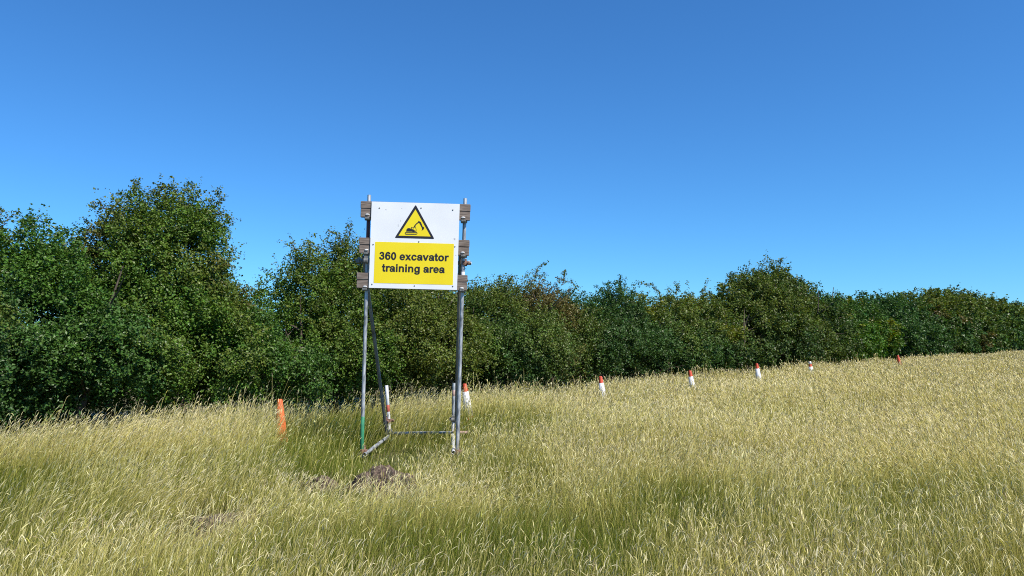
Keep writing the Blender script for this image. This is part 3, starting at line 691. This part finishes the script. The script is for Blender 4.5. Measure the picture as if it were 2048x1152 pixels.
def text_block(words, u0, u1, v_base, v_cap):
    adv = sum(GL[c][0] for c in words); h = 0.0125; V = []; F = []
    L0 = .03; X_all = adv - .05
    pen = 0
    for ch in words:
        w, f = GL[ch]
        if f is not None:
            xs = np.arange(-.03, w + .05, h); ys = np.arange(-.24, .76, h); X, Y = np.meshgrid(xs, ys, indexing='ij'); S = f(X, Y) - 0.012
            for i in range(len(xs) - 1):
                for j in range(len(ys) - 1):
                    q = [(X[i, j], Y[i, j], S[i, j]), (X[i + 1, j], Y[i + 1, j], S[i + 1, j]), (X[i + 1, j + 1], Y[i + 1, j + 1], S[i + 1, j + 1]), (X[i, j + 1], Y[i, j + 1], S[i, j + 1])]
                    if all(p[2] >= 0 for p in q): continue
                    out = []
                    for k in range(4):
                        a, b = q[k], q[(k + 1) % 4]
                        if a[2] < 0: out.append((a[0], a[1]))
                        if (a[2] < 0) != (b[2] < 0):
                            t = a[2] / (a[2] - b[2]); out.append((a[0] + (b[0] - a[0]) * t, a[1] + (b[1] - a[1]) * t))
                    if len(out) > 2:
                        F.append(list(range(len(V), len(V) + len(out))))
                        for (gx_, gy_) in out:
                            u = u0 + (pen + gx_ - L0) / X_all * (u1 - u0); V.append(B(u, v_base + (v_cap - v_base) * gy_ / .716, -0.0035))
        pen += w
    me = bpy.data.meshes.new('lettering'); me.from_pydata(V, [], F); me.materials.append(M_black)
    bm = bmesh.new(); bm.from_mesh(me); bmesh.ops.remove_doubles(bm, verts=bm.verts, dist=1e-6)
    for f in bm.faces:
        if f.normal.y > 0: f.normal_flip()
    bm.to_mesh(me); bm.free(); link('lettering', me, board)
text_block('360 excavator', 0.108, 0.890, 0.669, 0.583)
text_block('training area', 0.146, 0.853, 0.807, 0.721)

# screws and scuffs
def disc(name, u, v, r, d, mat, parent, sx=1):
    bm = bmesh.new(); bmesh.ops.create_uvsphere(bm, u_segments=10, v_segments=6, radius=r)
    for q in bm.verts: q.co = Vector((q.co.x * sx, q.co.y * 0.5, q.co.z)) + B(u, v, d)
    me = bpy.data.meshes.new(name); bm.to_mesh(me); bm.free(); me.materials.append(mat); return link(name, me, parent)
for x, y in ((463, 210), (843, 210), (1131, 228), (405, 548), (820, 523), (1148, 568), (393, 915), (779, 930), (1126, 936)):
    dx, dy = x - 393, y - 150; u = (dx + 30 * dy / 798) / 802; v = (dy - 22 * u) / 798
    disc('screw', u, v, 0.0085, -0.002, M_steel_dark, board)
for (u, v, du, dv) in ((.335, .215, .002, .012), (.345, .07, .004, .003), (.165, .09, .007, .004), (.31, .27, .003, .015), (.975, .60, .006, .002), (.955, .41, .01, .012)):
    poly_prism('scuff_mark', [[(u - du, v - dv), (u + du, v - dv * .6), (u + du * .8, v + dv), (u - du * .7, v + dv * .8)]], -0.0012, 0, M_mark, board)

def box_pts(name, a, b, height_vec, depth, y0, mat, parent, bev=0.004):
    """Plank from a to b (left and right top corners), hanging by height_vec, depth along y from y0."""
    bm = bmesh.new(); vs = []
    for yy in (y0, y0 + depth):
        for p in (a, b, b + height_vec, a + height_vec): vs.append(bm.verts.new((p.x, yy, p.z)))
    for f in ((0, 1, 2, 3), (7, 6, 5, 4), (0, 4, 5, 1), (1, 5, 6, 2), (2, 6, 7, 3), (3, 7, 4, 0)): bm.faces.new([vs[i] for i in f])
    bmesh.ops.recalc_face_normals(bm, faces=bm.faces)
    bmesh.ops.bevel(bm, geom=list(bm.edges), offset=bev, segments=2, affect='EDGES')
    me = bpy.data.meshes.new(name); bm.to_mesh(me); bm.free(); me.materials.append(mat); return link(name, me, parent)

def U(px, py, Y=YS): return unproject(px, py, Y)
# three pairs of boards, each pair stacked edge to edge, behind the sign
for (l, tl, r, tr, hpx) in ((722, 402.5, 941, 409, 32), (719, 475, 939, 480.5, 31), (714, 545, 935, 550.5, 31)):
    a, b = U(l, tl, YS + .03), U(r, tr, YS + .03); hv = U(l - 1, tl + hpx, YS + .03) - a
    box_pts('timber', a, b, hv * 0.44, 0.05, YS + 0.012, M_wood, SIGN)
    sh = hv * 0.455; box_pts('timber', a + sh + Vector((.002, 0, 0)), b + sh + Vector((-.004, 0, 0)), hv * 0.545, 0.05, YS + 0.0145, M_wood, SIGN)

def tube(name, p0, p1, r, mat, parent, sides=16, cap_hollow=True):
    p0, p1 = Vector(p0), Vector(p1); d = (p1 - p0); L = d.length; q = d.to_track_quat('Z', 'Y').to_matrix().to_4x4()
    prof = [(r * .86, L - .05), (r * .86, L), (r, L), (r, 0), (r * .86, 0), (r * .86, .05)]
    v, f = lathe(prof, sides); me = mesh_np(name, v, [f], smooth=False, mat=mat)
    n = len(prof) - 1
    me.polygons.foreach_set('use_smooth', [True] * len(me.polygons)); me.set_sharp_from_angle(angle=R(40))
    o = link(name, me); o.matrix_world = Matrix.Translation(p0) @ q
    bpy.context.view_layer.update(); mw = o.matrix_world.copy(); o.parent = parent; o.matrix_parent_inverse = parent.matrix_world.inverted(); o.matrix_world = mw
    return o

RT = 0.0228; YP = YS + 0.095
def seg_pole(top, bot, bands, name='pole'):
    """A pole in one mesh, with painted bands as thin sleeves (fractions along from the top)."""
    o = tube(name, bot, top, RT, M_steel, SIGN); return o
LT, LB = U(738.5, 390, YP), U(723.5, 899, YP); RTp, RB = U(930.5, 397, YP), U(914.5, 902, YP)
LB2 = LB + (LB - LT) * 0.03; RB2 = RB + (RB - RTp) * 0.03
pl = tube('pole', LB2, LT, RT, M_steel, SIGN); pr = tube('pole', RB2, RTp, RT, M_steel, SIGN)
def band_on(name, A_, B_, y0, y1, mat, parent, grow=0.0012):
    f0 = (y0 - 390) / 509; f1 = (y1 - 390) / 509
    a = A_.lerp(B_, f0); b = A_.lerp(B_, f1)
    q = (b - a).to_track_quat('Z', 'Y').to_matrix().to_4x4(); L = (b - a).length
    v, f = lathe([(RT + grow * .3, 0), (RT + grow, .001), (RT + grow, L - .001), (RT + grow * .3, L)], 16)
    o = link(name, mesh_np(name, v, [f], smooth=True, mat=mat)); o.matrix_world = Matrix.Translation(a) @ q
    bpy.context.view_layer.update(); mw = o.matrix_world.copy(); o.parent = parent; o.matrix_parent_inverse = parent.matrix_world.inverted(); o.matrix_world = mw
band_on('green_paint', LT, LB, 834, 908, M_green_paint, pl)
band_on('maroon_shade_band', LT, LB, 436, 478, M_maroon, pl)  # maroon hue with the board's shadow on the pole painted in
band_on('pale_paint', RTp, RB, 540, 575, M_steel_pale, pr, 0.0009)

# struts, stakes and ground tubes
YB = 10.5
SL0, SL1 = U(727, 512, YP + .055), U(774, 872, YB); SR0, SR1 = U(920.5, 510, YP + .055), U(911.5, 868, YB)
tube('strut', SL1, SL0, RT, M_steel_dark, SIGN); tube('strut', SR1, SR0, RT, M_steel_dark, SIGN)
YK = YB + 0.07
k1t, k1b = U(773, 771, YK), U(780.5, 885, YK); k2t, k2b = U(908, 766, YK), U(905.5, 885, YK)
st1 = tube('stake', k1b, k1t, RT, M_steel_pale, SIGN); st2 = tube('stake', k2b, k2t, RT, M_steel, SIGN)
def band_frac(name, A_, B_, f0, f1, mat, parent):
    band_on(name, A_, B_, 390 + 509 * f0, 390 + 509 * f1, mat, parent)
band_frac('red_band', k1t, k1b, .34, .46, M_red_paint, st1); band_frac('white_paint', k1t, k1b, 0, .34, M_sleeve, st1)
band_frac('white_paint', k2t, k2b, .56, 1.0, M_steel_pale, st2); band_frac('pinkish_band', k2t, k2b, .12, .22, M_pink, st2)
gb0, gb1 = U(772, 867, YB + .02), U(938, 865, YB + .02)
gt = tube('ground_tube', gb0, gb1, RT, M_steel, SIGN)
a, b = U(905, 865.4, YB + .02), gb1; dd = (b - a); v, f = lathe([(RT + .0003, 0), (RT + .0012, .002), (RT + .0012, dd.length - .002), (RT + .0003, dd.length)], 16)
o = link('pinkish_paint', mesh_np('pinkish_paint', v, [f], smooth=True, mat=M_pink)); o.matrix_world = Matrix.Translation(a) @ dd.to_track_quat('Z', 'Y').to_matrix().to_4x4()
bpy.context.view_layer.update(); mw = o.matrix_world.copy(); o.parent = gt; o.matrix_parent_inverse = gt.matrix_world.inverted(); o.matrix_world = mw
tube('ground_tube', U(729, 909, YP - .1), U(783, 868, YB + .15), RT, M_steel, SIGN)
tube('ground_tube', U(907, 905, YP - .1), U(906, 866, YB + .15), RT, M_steel_pale, SIGN)
# transom behind the board
tr0, tr1 = U(711, 521, YP + .11), U(942.5, 526.5, YP + .11)
tube('transom', tr0, tr1, RT, M_steel_dark, SIGN)

def coupler(c, mat, s=1.0, rot=0.0):
    """Scaffold coupler: two clamp collars back to back with a bolt and nut each."""
    bm = bmesh.new()
    def cyl(r, h, mtx): bmesh.ops.create_cone(bm, cap_ends=True, segments=12, radius1=r, radius2=r, depth=h, matrix=mtx)
    cyl(.036 * s, .05 * s, Matrix.Identity(4))
    cyl(.036 * s, .05 * s, Matrix.Translation((0, .06 * s, 0)) @ Matrix.Rotation(R(90), 4, 'Y'))
    bmesh.ops.create_cube(bm, size=1, matrix=Matrix.Translation((.042 * s, 0, 0)) @ Matrix.Diagonal((.03 * s, .05 * s, .04 * s, 1)))
    bmesh.ops.create_cube(bm, size=1, matrix=Matrix.Translation((0, .06 * s, .042 * s)) @ Matrix.Diagonal((.04 * s, .05 * s, .03 * s, 1)))
    cyl(.007 * s, .11 * s, Matrix.Translation((.045 * s, -.01 * s, 0)) @ Matrix.Rotation(R(90), 4, 'X'))
    cyl(.013 * s, .016 * s, Matrix.Translation((.045 * s, -.045 * s, 0)) @ Matrix.Rotation(R(90), 4, 'X'))
    bmesh.ops.bevel(bm, geom=[e for e in bm.edges if e.calc_length() > .02], offset=.002, segments=1, affect='EDGES')
    me = bpy.data.meshes.new('coupler'); bm.to_mesh(me); bm.free(); me.materials.append(mat)
    o = link('coupler', me); o.matrix_world = Matrix.Translation(c) @ Matrix.Rotation(rot, 4, 'Z')
    bpy.context.view_layer.update(); mw = o.matrix_world.copy(); o.parent = SIGN; o.matrix_parent_inverse = SIGN.matrix_world.inverted(); o.matrix_world = mw
coupler(U(929.5, 526, YP), M_rust, 1.0); coupler(U(734, 522, YP), M_steel_dark, 1.0, R(180)); coupler(U(717, 522, YP + .11), M_steel_dark, .9)
coupler(U(770, 843, YB - .03), M_rust, .95); coupler(U(779, 841, YK), M_rust, .95, R(30)); coupler(U(907, 838, YK - .02), M_steel_dark, 1.0, R(180)); coupler(U(909, 868, YK), M_rust, .95)
coupler(U(725, 902, YP), M_rust, 1.0); coupler(U(914, 903, YP), M_rust, 1.0); coupler(U(781, 866, YB), M_steel_dark, .9)
coupler(U(938, 526, YP + .11), M_steel_pale, .55)
# board-retaining clamps under each timber pair
def clamp(px, py):
    c = U(px, py, YP - .02); bm = bmesh.new()
    bmesh.ops.create_cone(bm, cap_ends=True, segments=14, radius1=.040, radius2=.046, depth=.045, matrix=Matrix.Translation(c))
    bmesh.ops.create_cube(bm, size=1, matrix=Matrix.Translation(c + Vector((0, -.045, -.0))) @ Matrix.Diagonal((.055, .05, .022, 1)))
    me = bpy.data.meshes.new('board_clamp'); bm.to_mesh(me); bm.free(); me.materials.append(M_steel_dark); return link('board_clamp', me, SIGN)
def bolt(px, py):
    c = U(px, py, YS + .012); bm = bmesh.new(); bmesh.ops.create_uvsphere(bm, u_segments=12, v_segments=8, radius=1, matrix=Matrix.Translation(c) @ Matrix.Diagonal((.026, .012, .011, 1)))
    me = bpy.data.meshes.new('bolt_head'); bm.to_mesh(me); bm.free(); me.materials.append(M_steel_pale); return link('bolt_head', me, SIGN)
for px, py, bx, by in ((736, 437, 735, 429), (734, 507, 733, 500), (731, 578, 730, 573), (928, 442.5, 926.5, 435), (927.5, 512, 925.5, 505), (924.5, 581, 923.5, 576.5)):
    clamp(px, py); bolt(bx, by)
